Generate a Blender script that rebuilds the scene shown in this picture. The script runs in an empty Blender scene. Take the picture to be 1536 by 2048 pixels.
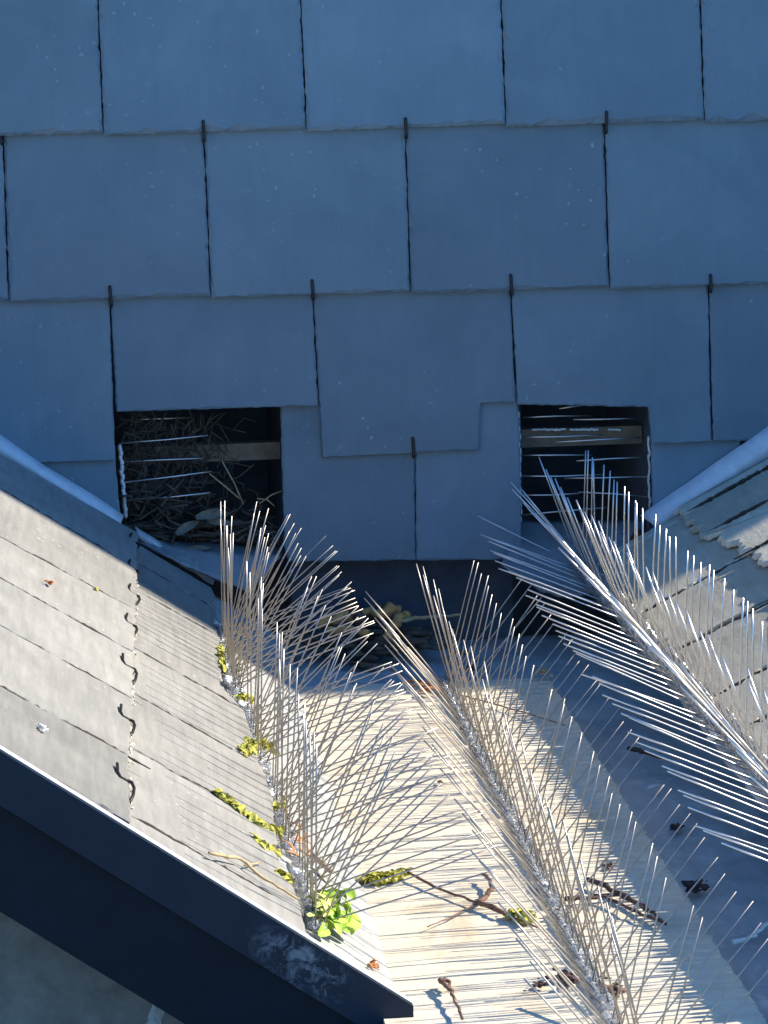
import bpy, bmesh, math, random
from mathutils import Vector, Matrix, noise
S = bpy.context.scene
COL = S.collection
random.seed(11)
rnd = random.random
def ru(a, b): return a + (b - a) * random.random()
def rg(s): return random.gauss(0, s)

# ------------------------------------------------------------------ camera
FPX = 7000.0
yaw, pitch, roll = math.radians(5.3), math.radians(10.5), math.radians(1.2)
F = Vector((math.sin(yaw)*math.cos(pitch), math.cos(yaw)*math.cos(pitch), -math.sin(pitch)))
R0 = Vector((math.cos(yaw), -math.sin(yaw), 0)); U0 = R0.cross(F)
RT = R0*math.cos(roll) - U0*math.sin(roll); UP = U0*math.cos(roll) + R0*math.sin(roll)
def ray(u, v): return F + RT*((u-768)/FPX) - UP*((v-1024)/FPX)
CAM = -ray(768, 1265)*5.25
cd = bpy.data.cameras.new('camera'); cam = bpy.data.objects.new('camera', cd); COL.objects.link(cam)
cam.matrix_world = Matrix(((RT.x, UP.x, -F.x, CAM.x), (RT.y, UP.y, -F.y, CAM.y), (RT.z, UP.z, -F.z, CAM.z), (0, 0, 0, 1)))
cd.sensor_fit = 'VERTICAL'; cd.sensor_height = 36.0; cd.lens = FPX/2048*36; cd.clip_start = 0.05; cd.clip_end = 5000
S.camera = cam

# ------------------------------------------------------------------ light
SUN = Vector((1.31, 0.12, 1.0)).normalized()
W = bpy.data.worlds.new('World'); S.world = W; W.use_nodes = True
nt = W.node_tree; bg = nt.nodes['Background']
sk = nt.nodes.new('ShaderNodeTexSky'); sk.sky_type = 'NISHITA'; sk.sun_disc = False
sk.sun_elevation = math.asin(SUN.z); sk.sun_rotation = math.atan2(SUN.x, SUN.y)
sk.altitude = 100; sk.air_density = 1.0; sk.dust_density = 0.2; sk.ozone_density = 6.0
tint = nt.nodes.new('ShaderNodeMix'); tint.data_type = 'RGBA'; tint.blend_type = 'MULTIPLY'; tint.inputs['Factor'].default_value = 1.0
tint.inputs['B'].default_value = (.57, 1.02, 1.30, 1)   # the camera is balanced for the warm sun, so the open sky reads deep blue
nt.links.new(sk.outputs[0], tint.inputs['A']); nt.links.new(tint.outputs['Result'], bg.inputs[0]); bg.inputs[1].default_value = 0.13
sl = bpy.data.lights.new('sun', 'SUN'); sl.energy = 5.0; sl.angle = math.radians(0.5); sl.color = (1.0, 0.91, 0.75)
so = bpy.data.objects.new('sun', sl); COL.objects.link(so); so.rotation_euler = SUN.to_track_quat('Z', 'Y').to_euler()
so.location = SUN*8
vs = S.view_settings; vs.view_transform = 'Standard'; vs.look = 'None'; vs.gamma = 1; vs.exposure = 0.95
S.cycles.max_bounces = 8; S.cycles.transparent_max_bounces = 8

# ------------------------------------------------------------------ materials
class NT:
    def __init__(s, name):
        s.m = bpy.data.materials.new(name); s.m.use_nodes = True; s.t = s.m.node_tree
        s.p = s.t.nodes['Principled BSDF']; s.i = s.p.inputs
    def n(s, t, **k):
        a = s.t.nodes.new(t)
        for q, v in k.items(): setattr(a, q, v)
        return a
    def l(s, a, b): s.t.links.new(a, b)
    def coord(s, kind='UV', scale=(1, 1, 1), rot=(0, 0, 0)):
        c = s.n('ShaderNodeTexCoord'); m = s.n('ShaderNodeMapping'); s.l(c.outputs[kind], m.inputs[0])
        m.inputs['Scale'].default_value = scale; m.inputs['Rotation'].default_value = rot
        return m.outputs[0]
    def noise(s, vec, scale, detail=4, rough=.6, dist=0):
        a = s.n('ShaderNodeTexNoise'); s.l(vec, a.inputs['Vector']); a.inputs['Scale'].default_value = scale
        a.inputs['Detail'].default_value = detail; a.inputs['Roughness'].default_value = rough; a.inputs['Distortion'].default_value = dist
        return a.outputs[0]
    def ramp(s, fac, stops):
        r = s.n('ShaderNodeValToRGB'); e = r.color_ramp.elements
        while len(e) < len(stops): e.new(.5)
        for q, (p, c) in zip(e, stops):
            q.position = p; q.color = (c, c, c, 1) if isinstance(c, (int, float)) else tuple(c) + (1,)
        s.l(fac, r.inputs[0]); return r.outputs[0]
    def mix(s, fac, a, b, mode='MIX'):
        m = s.n('ShaderNodeMix', data_type='RGBA', blend_type=mode)
        for q, v in ((m.inputs['Factor'], fac), (m.inputs['A'], a), (m.inputs['B'], b)):
            if hasattr(v, 'links') or isinstance(v, bpy.types.NodeSocket): s.l(v, q)
            elif isinstance(v, (int, float)) and q.type == 'VALUE': q.default_value = v
            else: q.default_value = (v, v, v, 1) if isinstance(v, (int, float)) else tuple(v) + (1,)
        return m.outputs['Result']
    def math(s, op, a, b=0.0):
        m = s.n('ShaderNodeMath', operation=op)
        for q, v in ((m.inputs[0], a), (m.inputs[1], b)):
            if isinstance(v, bpy.types.NodeSocket): s.l(v, q)
            else: q.default_value = v
        return m.outputs[0]
    def attr(s, name):
        a = s.n('ShaderNodeAttribute'); a.attribute_name = name; return a.outputs['Fac']
    def bump(s, h, strength=.3, dist=.002):
        b = s.n('ShaderNodeBump'); s.l(h, b.inputs['Height']); b.inputs['Strength'].default_value = strength
        b.inputs['Distance'].default_value = dist; s.l(b.outputs[0], s.i['Normal'])
    def base(s, c):
        if isinstance(c, bpy.types.NodeSocket): s.l(c, s.i['Base Color'])
        else: s.i['Base Color'].default_value = tuple(c) + (1,)
    def set(s, rough=.6, metal=0, spec=.5):
        s.i['Roughness'].default_value = rough; s.i['Metallic'].default_value = metal; s.i['Specular IOR Level'].default_value = spec

def mat_slate(name, c1, c2, speck, speck_amt, streak_rot=0.0, streak=.5, rough=.5, spec=.5, bump=.35):
    a = NT(name); uv = a.coord()
    big = a.noise(uv, 7, 5, .6, .4)
    col = a.mix(a.ramp(big, [(.3, 0.0), (.72, 1.0)]), c1, c2)
    st = a.noise(a.coord('UV', (90, 9, 1), (0, 0, streak_rot)), 1.0, 4, .65)
    col = a.mix(streak, col, a.ramp(st, [(.25, .38), (.75, .66)]), 'OVERLAY')
    tone = a.attr('tone')
    col = a.mix(1.0, col, a.math('ADD', a.math('MULTIPLY', tone, .35), .82), 'MULTIPLY')
    v = a.n('ShaderNodeTexVoronoi'); wv = a.n('ShaderNodeVectorMath', operation='ADD'); wn = a.n('ShaderNodeTexNoise'); a.l(uv, wn.inputs['Vector']); wn.inputs['Scale'].default_value = 160
    ws = a.n('ShaderNodeVectorMath', operation='SCALE'); ws.inputs['Scale'].default_value = .006; a.l(wn.outputs['Color'], ws.inputs[0]); a.l(uv, wv.inputs[0]); a.l(ws.outputs[0], wv.inputs[1]); a.l(wv.outputs[0], v.inputs['Vector']); v.inputs['Scale'].default_value = 62
    dots = a.math('LESS_THAN', v.outputs['Distance'], a.math('MULTIPLY', v.outputs['Color'], .21))
    gate = a.ramp(a.noise(uv, 3.2, 3), [(.47, 0.0), (.62, 1.0)])
    dots = a.math('MULTIPLY', dots, a.math('MULTIPLY', gate, speck_amt))
    sc = a.ramp(a.noise(uv, 55, 3, .7), [(.66, 0.0), (.78, 1.0)])
    col = a.mix(a.math('MULTIPLY', sc, speck_amt*.55), col, speck)
    col = a.mix(dots, col, speck)
    a.base(col); a.set(rough, 0, spec)
    rr = a.ramp(a.noise(uv, 14, 4), [(.3, rough-.1), (.7, rough+.15)]); a.l(rr, a.i['Roughness'])
    h = a.math('ADD', a.math('MULTIPLY', a.noise(uv, 60, 6, .7), .6), a.math('MULTIPLY', st, .4))
    h = a.math('ADD', h, a.math('MULTIPLY', a.noise(uv, 9, 3), .8))
    a.bump(h, bump, .003)
    return a.m

M = {}
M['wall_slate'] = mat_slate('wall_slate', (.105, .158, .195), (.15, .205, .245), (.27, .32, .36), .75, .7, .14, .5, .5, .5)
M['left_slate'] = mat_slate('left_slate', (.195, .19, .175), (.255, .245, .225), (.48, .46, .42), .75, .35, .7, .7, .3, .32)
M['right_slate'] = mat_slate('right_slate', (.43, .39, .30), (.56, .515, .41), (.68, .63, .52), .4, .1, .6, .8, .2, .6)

def mat_simple(name, c, rough=.6, metal=0, var=.3, scale=40, bump=.3, spec=.5, dist=.002, kind='Object'):
    a = NT(name); uv = a.coord(kind)
    n = a.noise(uv, scale, 5, .65)
    lo = tuple(x*(1-var) for x in c); hi = tuple(min(1, x*(1+var)) for x in c)
    a.base(a.mix(a.ramp(n, [(.3, 0.0), (.7, 1.0)]), lo, hi)); a.set(rough, metal, spec)
    if bump: a.bump(a.noise(uv, scale*2.2, 5, .7), bump, dist)
    return a.m

def mat_lead(name, c1, c2, c3, rough=.5):
    a = NT(name); uv = a.coord('Object')
    col = a.mix(a.ramp(a.noise(uv, 9, 6, .65, .8), [(.32, 0.0), (.68, 1.0)]), c1, c2)
    col = a.mix(a.ramp(a.noise(uv, 26, 5, .7, 1.5), [(.58, 0.0), (.74, .85)]), col, c3)
    st = a.noise(a.coord('Object', (60, 5, 60)), 1, 4)
    col = a.mix(.35, col, a.ramp(st, [(.3, .35), (.7, .65)]), 'OVERLAY')
    a.base(col); a.set(rough, .0, .6)
    a.bump(a.math('ADD', a.noise(uv, 16, 4, .6), a.math('MULTIPLY', a.noise(uv, 70, 5), .4)), .45, .006)
    return a.m
M['lead'] = mat_lead('lead', (.30, .31, .32), (.50, .50, .50), (.70, .69, .67))
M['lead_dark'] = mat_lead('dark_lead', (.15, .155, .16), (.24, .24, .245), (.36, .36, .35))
M['flashing'] = mat_lead('flashing_lead', (.50, .52, .54), (.62, .64, .66), (.72, .72, .72), .4)
M['apron'] = mat_lead('apron_lead', (.29, .295, .29), (.40, .40, .385), (.55, .54, .52), .6)

a = NT('board'); uv = a.coord()
g = a.noise(a.coord('UV', (5, 60, 1)), 1.0, 5, .65, .2)
col = a.mix(a.ramp(g, [(.3, 0.0), (.7, 1.0)]), (.575, .50, .38), (.685, .61, .475))
col = a.mix(a.ramp(a.noise(uv, 8, 5, .7, .6), [(.5, 0.0), (.72, .7)]), col, (.50, .475, .43))
col = a.mix(a.ramp(a.noise(uv, 36, 4, .7), [(.62, 0.0), (.75, .6)]), col, (.70, .65, .54))
shadow_stripe = a.attr('shadow_stripe')
col = a.mix(a.math('MULTIPLY', shadow_stripe, .22), col, (.30, .26, .20))  # spike shadow stripes darkened into the board colour
col = a.mix(a.ramp(a.noise(a.coord('UV', (4, 3, 1)), 1.3, 5, .65, 1.0), [(.54, 0.0), (.70, .55)]), col, (.50, .36, .20))
a.base(col); a.set(.8, 0, .25)
a.bump(a.math('ADD', a.noise(uv, 90, 5, .7), g), .5, .003); M['board'] = a.m

M['wire'] = mat_simple('dull_spike_steel', (.385, .35, .315), .42, 1.0, .15, 25, 0)  # darker, rougher steel for the left and centre rows
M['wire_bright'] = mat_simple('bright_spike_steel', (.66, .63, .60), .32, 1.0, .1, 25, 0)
a = NT('clear_plastic'); a.base((.90, .90, .90)); a.set(.12, 0, .5); a.i['Transmission Weight'].default_value = .85; a.i['IOR'].default_value = 1.5
a.bump(a.noise(a.coord('Object'), 120, 3), .5, .003); M['plastic'] = a.m
M['silicone'] = mat_simple('white_sealant', (.70, .69, .66), .45, 0, .15, 60, .3)
M['mortar'] = mat_simple('tan_sealant', (.56, .52, .43), .8, 0, .25, 90, .5)
M['hook'] = mat_simple('dark_hook_wire', (.035, .03, .03), .5, .6, .3, 80, 0)
M['black'] = mat_simple('black_trim_paint', (.008, .016, .03), .42, 0, .3, 22, .12)
M['black2'] = mat_simple('black_barge_paint', (.003, .008, .016), .6, 0, .25, 22, .1, .2)
M['trim_edge'] = mat_simple('highlight_trim_edge', (.66, .63, .62), .4, .2, .15, 40, .1)  # sun highlight on the black trim's top edge, put into the colour
a = NT('trim_paint'); uv = a.coord('Object')
col = a.mix(a.ramp(a.noise(uv, 20, 4), [(.3, 0.0), (.7, 1.0)]), (.006, .014, .026), (.010, .020, .036))
gr = a.n('ShaderNodeTexGradient', gradient_type='SPHERICAL'); mp = a.n('ShaderNodeMapping'); tc = a.n('ShaderNodeTexCoord')
a.l(tc.outputs['UV'], mp.inputs[0]); a.l(mp.outputs[0], gr.inputs[0])
SCUFF = mp
sm = a.math('MULTIPLY', a.ramp(gr.outputs[1], [(0.0, 0.0), (.5, 1.0)]), a.ramp(a.noise(uv, 55, 6, .75, 1.0), [(.48, 0.0), (.64, .38)]))
a.base(a.mix(sm, col, (.42, .46, .50))); a.set(.5, 0, .25); M['trim'] = a.m
M['render'] = mat_simple('grey_render', (.15, .15, .135), .9, 0, .25, 35, .4, .3)
M['dark'] = mat_simple('dark_felt', (.06, .075, .10), .9, 0, .3, 20, .2)
M['timber'] = mat_simple('brown_batten', (.17, .125, .08), .8, 0, .35, 30, .3)
M['core'] = mat_simple('wall_backing', (.06, .08, .11), .9, 0, .3, 20, .2)
M['moss'] = mat_simple('moss', (.42, .40, .07), .85, 0, .55, 120, .6)
M['moss_brown'] = mat_simple('moss_dead', (.36, .27, .11), .9, 0, .5, 120, .6)
M['leaf'] = mat_simple('green_leaf', (.30, .46, .04), .65, 0, .35, 50, .2)
M['leafpale'] = mat_simple('pale_leaf', (.46, .50, .14), .55, 0, .3, 50, .2)
M['twig'] = mat_simple('twig_bark', (.16, .085, .055), .8, 0, .45, 90, .5)
M['twig_dark'] = mat_simple('dark_bark', (.07, .04, .035), .8, 0, .5, 90, .5)
M['straw'] = mat_simple('dry_straw', (.46, .33, .17), .8, 0, .35, 60, .3)
M['orange'] = mat_simple('orange_leaf', (.50, .19, .06), .7, 0, .35, 60, .3)
M['nest'] = mat_simple('nest_straw', (.09, .065, .045), .9, 0, .6, 30, .3)
M['white'] = mat_simple('white_flake', (.75, .75, .73), .6, 0, .1, 50, .2)
M['crumb'] = mat_simple('dark_crumb', (.07, .035, .035), .9, 0, .5, 90, .6)
M['dryleaf'] = mat_simple('dry_leaf', (.17, .14, .10), .8, 0, .4, 60, .3)
M['stalk'] = mat_simple('pale_stalk', (.66, .30, .09), .8, 0, .35, 60, .3)
M['plaster'] = mat_simple('pale_streak', (.30, .33, .33), .9, 0, .3, 40, .3)
M['joint'] = mat_simple('joint_dirt', (.040, .032, .025), .95, 0, .5, 120, .5)
M['ground'] = mat_simple('ground', (.16, .15, .13), .9, 0, .3, 3, .3)

# ------------------------------------------------------------------ helpers
def link(o):
    COL.objects.link(o); return o
def mesh_obj(name, bm, mat, parent=None, smooth=False):
    me = bpy.data.meshes.new(name); bm.normal_update(); bm.to_mesh(me); bm.free()
    me.materials.append(mat)
    if smooth:
        for p in me.polygons: p.use_smooth = True
    o = link(bpy.data.objects.new(name, me))
    if parent: o.parent = parent
    return o
def tag(o, label, cat, group=None, kind=None):
    o['label'] = label; o['category'] = cat
    if group: o['group'] = group
    if kind: o['kind'] = kind
    return o
def empty(name, label, cat, loc=(0, 0, 0), group=None):
    o = link(bpy.data.objects.new(name, None)); o.location = loc; o.empty_display_size = .05
    return tag(o, label, cat, group)
def child(o, parent):
    """parent o (whose data are in world space) under parent, keeping its place"""
    o.parent = parent; o.matrix_parent_inverse = parent_mat(parent).inverted(); return o
def parent_mat(p):
    return Matrix.Translation(p.location) @ p.rotation_euler.to_matrix().to_4x4()
def part(name, bm, mat, parent, smooth=False):
    return child(mesh_obj(name, bm, mat, None, smooth), parent)

def hit(u, v, o, n):
    k = ray(u, v); return CAM + k*((o - CAM).dot(n)/k.dot(n))
class Plane:
    """origin, downslope/along axis ea, other axis eb, normal n"""
    def __init__(s, o, ea, eb, n): s.o, s.ea, s.eb, s.n = Vector(o), ea.normalized(), eb.normalized(), n.normalized(); s.hoff = 0.0
    def px(s, u, v):
        q = hit(u, v, s.o, s.n) - s.o; return (q.dot(s.ea), q.dot(s.eb))
    def w(s, a, b, h=0): return s.o + s.ea*a + s.eb*b + s.n*(h + s.hoff)
    def at(s, u, v, h=0): a, b = s.px(u, v); return s.w(a, b, h)
    def frame(s, a, b, h=0, ang=0):
        x = s.ea*math.cos(ang) + s.eb*math.sin(ang); y = s.n.cross(x)
        p = s.w(a, b, h)
        return Matrix(((x.x, y.x, s.n.x, p.x), (x.y, y.y, s.n.y, p.y), (x.z, y.z, s.n.z, p.z), (0, 0, 0, 1)))
WALL = Plane((0, 0, 0), Vector((1, 0, 0)), Vector((0, 0, 1)), Vector((0, -1, 0)))
FLOOR = Plane((0, 0, 0), Vector((1, 0, 0)), Vector((0, 1, 0)), Vector((0, 0, 1)))
OL = WALL.at(567, 1265); dl = (OL - WALL.at(0, 905)).normalized()
LEFT = Plane(OL, dl, Vector((0, 1, 0)), dl.cross(Vector((0, 1, 0))))
if LEFT.n.z < 0: LEFT.n = -LEFT.n
LEFT.hoff = -.007
OR_ = WALL.at(1290, 1060); dr = Vector((-math.cos(math.radians(29)), 0, -math.sin(math.radians(29))))
RIGHT = Plane(OR_, dr, Vector((0, 1, 0)), Vector((-math.sin(math.radians(29)), 0, math.cos(math.radians(29)))))

def slab(bm, pts, pl, hf, thick=.006, jit=.0012, inset=.004, drop=.002, seg=.007, tone=None, uvoff=None):
    """a dressed slate: pts in plane coordinates, hf(a,b) gives its face height; edges are chipped"""
    tl = bm.faces.layers.float.get('tone') or bm.faces.layers.float.new('tone')
    ul = bm.loops.layers.uv.verify()
    tone = rnd() if tone is None else tone
    uo = (ru(0, 9), ru(0, 9)) if uvoff is None else uvoff
    ar = sum(pts[i][0]*pts[(i+1) % len(pts)][1] - pts[(i+1) % len(pts)][0]*pts[i][1] for i in range(len(pts)))
    if ar < 0: pts = pts[::-1]
    out = []
    for i, p in enumerate(pts):
        q = pts[(i+1) % len(pts)]; L = math.hypot(q[0]-p[0], q[1]-p[1]); n = max(1, int(L/seg))
        nx, ny = (q[1]-p[1])/L, -(q[0]-p[0])/L
        for k in range(n):
            t = k/n; j = 0 if k == 0 else rg(jit)
            if k and rnd() < .06: j -= jit*3*rnd()
            out.append((p[0]+(q[0]-p[0])*t+nx*j, p[1]+(q[1]-p[1])*t+ny*j))
    n = len(out); inn = []
    ph = rnd()*50
    for i, p in enumerate(out):
        a, b = out[i-1], out[(i+1) % n]; tx, ty = b[0]-a[0], b[1]-a[1]; L = math.hypot(tx, ty) or 1
        s = inset*(.35 + 1.1*max(0, noise.noise(Vector((p[0]*38+ph, p[1]*38, ph)))+.25) + .25*rnd())
        inn.append((p[0]-ty/L*s, p[1]+tx/L*s))
    vi = [bm.verts.new(pl.w(x, y, hf(x, y))) for x, y in inn]
    vo = [bm.verts.new(pl.w(x, y, hf(x, y)-drop*ru(.6, 1.2))) for x, y in out]
    vb = [bm.verts.new(pl.w(x, y, hf(x, y)-thick)) for x, y in out]
    fs = [bm.faces.new(vi)]
    for i in range(n):
        k = (i+1) % n
        fs.append(bm.faces.new((vo[i], vo[k], vi[k], vi[i])))
        fs.append(bm.faces.new((vb[i], vb[k], vo[k], vo[i])))
    fs.append(bm.faces.new(vb[::-1]))
    for f_ in fs:
        f_[tl] = tone
        for lp in f_.loops:
            q = lp.vert.co - pl.o; lp[ul].uv = (q.dot(pl.ea)+uo[0], q.dot(pl.eb)+uo[1])

def box(bm, x0, x1, y0, y1, z0, z1):
    v = [bm.verts.new((x, y, z)) for x in (x0, x1) for y in (y0, y1) for z in (z0, z1)]
    for q in ((0, 1, 3, 2), (4, 6, 7, 5), (0, 4, 5, 1), (2, 3, 7, 6), (0, 2, 6, 4), (1, 5, 7, 3)): bm.faces.new([v[i] for i in q])
def tube(bm, pts, rad, sides=6, cap=True):
    pts = [Vector(p) for p in pts]; n = len(pts)
    rads = rad if isinstance(rad, (list, tuple)) else [rad]*n
    rings = []; prev = None
    for i, p in enumerate(pts):
        t = (pts[min(i+1, n-1)] - pts[max(i-1, 0)]).normalized()
        x = prev - t*prev.dot(t) if prev else (Vector((0, 0, 1)).cross(t) if abs(t.z) < .9 else Vector((1, 0, 0)).cross(t))
        x.normalize(); y = t.cross(x); prev = x
        rings.append([bm.verts.new(p + (x*math.cos(6.2832*k/sides) + y*math.sin(6.2832*k/sides))*rads[i]) for k in range(sides)])
    for i in range(n-1):
        for k in range(sides):
            j = (k+1) % sides; bm.faces.new((rings[i][k], rings[i][j], rings[i+1][j], rings[i+1][k]))
    if cap: bm.faces.new(rings[0][::-1]); bm.faces.new(rings[-1])
def sweep(bm, sections):
    """loft equal-length point rows; closed across each row"""
    rows = [[bm.verts.new(p) for p in s] for s in sections]; m = len(rows[0])
    for a, b in zip(rows, rows[1:]):
        for k in range(m):
            j = (k+1) % m; bm.faces.new((a[k], a[j], b[j], b[k]))
    bm.faces.new(rows[0][::-1]); bm.faces.new(rows[-1])
def lump(bm, c, r, sq=(1, 1, 1), sub=2, amp=.35, fr=2.2):
    seed = Vector((ru(0, 50), ru(0, 50), ru(0, 50)))
    res = bmesh.ops.create_icosphere(bm, subdivisions=sub, radius=1)
    for v in res['verts']:
        d = v.co.normalized(); k = 1 + amp*noise.noise(d*fr + seed) + amp*.5*noise.noise(d*fr*2.7 + seed)
        v.co = Vector(c) + Vector((d.x*sq[0], d.y*sq[1], d.z*sq[2]))*r*k
def leafpatch(bm, m4, L, Wd, curl=.3, rows=5):
    g = []
    for i in range(rows+1):
        t = i/rows; w = Wd*math.sin(math.pi*min(1, .12+.86*t))**.8*.5
        g.append([bm.verts.new(m4 @ Vector((t*L-L/2, s*w, curl*L*(.5-(t-.5)**2*2)*.5 + abs(s)*w*.5 + rg(L*.02)))) for s in (-1, -.5, 0, .5, 1)])
    for i in range(rows):
        for k in range(4): bm.faces.new((g[i][k], g[i][k+1], g[i+1][k+1], g[i+1][k]))

# ------------------------------------------------------------------ ground far below
bm = bmesh.new(); v = [bm.verts.new(p) for p in ((-400, -400, -6), (400, -400, -6), (400, 400, -6), (-400, 400, -6))]; bm.faces.new(v)
g = mesh_obj('ground', bm, M['ground']); g['kind'] = 'structure'

# ------------------------------------------------------------------ slate wall
HT = 3.3
wall = empty('slate_wall', 'tall blue grey slate hung wall in shade with two square openings', 'wall')
bm = bmesh.new()
def wpts(l): return [WALL.px(u, v) for u, v in l]
def wslate(l, top, bot, **k):
    """slate given by photo corners; face leans out towards its tail"""
    p = wpts(l); zt = max(q[1] for q in p); zb = min(q[1] for q in p)
    slab(bm, p, WALL, lambda a, b: .005 + .0145*(zt-b)/max(.05, zt-zb), **k)
jA = [(-206, -198), (195, 206), (600, 611), (1001, 1009), (1399, 1405), (1800, 1803)]
for (t0, b0), (t1, b1) in zip(jA, jA[1:]):
    vb = lambda u: 270.5 - .0208*u
    wslate([(t0-3+1.6, -95), (t1-3-1.6, -95), (b1-1.6, vb(b1)-3), (b0+1.6, vb(b0)+3)], 0, 0, jit=.0005, inset=.0085, drop=.0036)
jB = [(-398, -380), (6, 18), (407, 421), (810, 819), (1208, 1215), (1611, 1615)]
for (t0, b0), (t1, b1) in zip(jB, jB[1:]):
    vb = lambda u: 600.5 - .0225*u
    vt = lambda u: 272 - .0208*u - 42
    wslate([(t0+1.5-1.5, vt(t0)), (t1-1.5-1.5, vt(t1)), (b1-1.5, vb(b1)-2.5), (b0+1.5, vb(b0)+2.5)], 0, 0, jit=.0004, inset=.0055, drop=.003)
for l in ([(-185, 565), (217, 557), (230, 917), (-165, 928)],
          [(219.3, 557), (621.5, 548), (634, 808), (232.6, 820)],
          [(623.7, 548), (1017.4, 538), (1028, 802), (960, 804), (955, 896), (643, 912)],
          [(1019.6, 538), (1414, 529), (1418, 879), (1301, 885), (1292, 811), (1033, 806)],
          [(1416.2, 529), (1818, 520), (1822, 868), (1422, 879)],
          [(-165, 885), (228, 876), (236, 985), (243, 1060), (-165, 1060)],
          [(560, 776), (826, 770), (829, 1116), (576, 1119), (566, 1085)],
          [(828.2, 770), (1035, 768), (1041, 1114), (831, 1116)],
          [(1300, 846), (1480, 842), (1480, 1075), (1303, 1060)]):
    wslate(l, 0, 0, jit=.0004, inset=.003, drop=.0018)
# the courses beyond the picture: plain rectangles on the same gauge
X0, Wd, Ex = -0.396, .2945, .2385
def row(z, off, xa, xb):
    k = math.floor((xa-X0)/Wd)
    while X0+off+k*Wd < xb:
        a0, a1 = X0+off+k*Wd+.0015, X0+off+(k+1)*Wd-.0015
        if a0 >= xa-.01 and a1 <= xb+.3:
            slab(bm, [(a0, z), (a1, z), (a1, z+Ex+.03), (a0, z+Ex+.03)], WALL, lambda a, b: .005+.012*(z+Ex+.03-b)/(Ex+.03), seg=.1, inset=.004, jit=.001)
        k += 1
for r in range(1, 9): row(.757+Ex*r, (r % 2)*Wd/2, -1.4, 1.9)
for z, o in ((.757, 0), (.518, Wd/2), (.28, 0)): row(z, o, .80, 1.9); row(z, o, -1.4, -1.0)
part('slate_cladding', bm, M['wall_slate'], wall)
# masonry core with the two openings
hl = [WALL.px(232, 815), WALL.px(565, 1100)]; hr = [WALL.px(1037, 808), WALL.px(1297, 1075)]
xl0, xl1 = hl[0][0], hl[1][0]-.004; xr0, xr1 = hr[0][0]+.004, hr[1][0]-.002
zt = WALL.px(400, 800)[1]; zw = .118
bm = bmesh.new()
yb, ye = .006, .45
box(bm, -1.6, xl0-.004, yb, ye, -.5, zt); box(bm, xl1+.01, xr0, yb+.001, ye, zw, zt+.0); box(bm, xr1+.004, 5.6, yb, ye, -.5, zt)
box(bm, -1.6, 5.6, yb, ye, zt, HT)
part('wall_core', bm, M['core'], wall)
bm = bmesh.new(); box(bm, xl0-.1, xr1+.1, ye-.03, ye, -.2, zt); box(bm, xl1+.02, xr0-.01, .05, .09, -.05, zw+.02)
part('opening_lining', bm, M['dark'], wall)
bm = bmesh.new(); p0 = WALL.px(400, 905); p1 = WALL.px(560, 928); box(bm, xl0+.01, xl1+.008, .05, .075, p1[1]-.001, p0[1]+.003)
part('batten', bm, M['timber'], wall)
bm = bmesh.new(); p0 = WALL.px(1045, 873); p1 = WALL.px(1260, 896); box(bm, xr0-.003, xr1+.002, .05, .075, p1[1]-.002, p0[1]+.002)
bt = part('batten', bm, M['timber'], wall)
bm = bmesh.new()
for u0, u1 in ((1075, 1120), (1122, 1141), (1152, 1158), (1163, 1204), (1229, 1250)):
    for k in range(int((u1-u0)/5)+1): lump(bm, WALL.at(min(u1, u0+5*k), 869+rg(.6)) + Vector((0, .047, 0)), .0034, (1, .8, .6), 1)
part('pale_lumps', bm, M['white'], wall)  # row of white lumps along the batten's top edge
# slate hooks
for (u0, v0, u1, v1) in ((405, 241, 407, 276), (808, 236, 810, 270), (1209, 223, 1208, 260), (219, 571, 222, 605), (622, 559, 625, 592),
                         (1018, 548, 1020, 584), (1416, 548, 1417, 577), (823, 873, 825, 906), (2, 276, 4, 282)):
    bm = bmesh.new()
    top, bot = WALL.at(u0, v0, .0205), WALL.at(u1, v1, .0215)
    tube(bm, [top + Vector((0, .006, .002)), top, bot, bot + Vector((0, .004, -.003)), bot + Vector((0, .013, -.001))], .0024, 6)
    lump(bm, top, .0026, (1, 1, .8), 1, .1)
    part('slate_hook', bm, M['hook'], wall)

# ------------------------------------------------------------------ left roof
roof = empty('slate_roof', 'sunlit pale grey slate roof slope on the left with black verge', 'roof', tuple(LEFT.w(0, -1.7)))
bm = bmesh.new()
def lpts(l): return [LEFT.px(u, v) for u, v in l]
UPA = -1.35; YV = -1.752
# tail of the upper course, and tail of the eave course, as (b, a) samples
tail1 = sorted([(LEFT.px(u, v)[1], LEFT.px(u, v)[0]) for u, v in ((265, 1085), (262, 1135), (265, 1200), (258, 1270), (255, 1360), (250, 1470), (246, 1560), (248, 1645))])
tail2 = sorted([(LEFT.px(u, v)[1], LEFT.px(u, v)[0]) for u, v in ((418, 1160), (432, 1254), (440, 1379), (472, 1401), (508, 1490), (522, 1540), (543, 1612), (550, 1723), (590, 1800))])
def interp(t, b):
    if b <= t[0][0]: return t[0][1]
    for (b0, a0), (b1, a1) in zip(t, t[1:]):
        if b <= b1: return a0 + (a1-a0)*(b-b0)/(b1-b0)
    return t[-1][1]
def lcourse(joints, ta, tb, hf, tones=None, **k):
    """joints: list of (b at upper end, b at lower end), from the wall towards the verge"""
    for i, ((u0, l0), (u1, l1)) in enumerate(zip(joints, joints[1:])):
        a0 = ta
        g = .0022
        low = [(interp(tb, l0-g + (l1-l0+2*g)*t) + rg(.0012), l0-g + (l1-l0+2*g)*t) for t in [q/6 for q in range(7)]]
        slab(bm, [(a0, u0-g)] + low + [(a0, u1+g)], LEFT, hf, .0075, .0011, .0035, .0028, .008, tone=None if tones is None else tones[i], **k)
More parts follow.
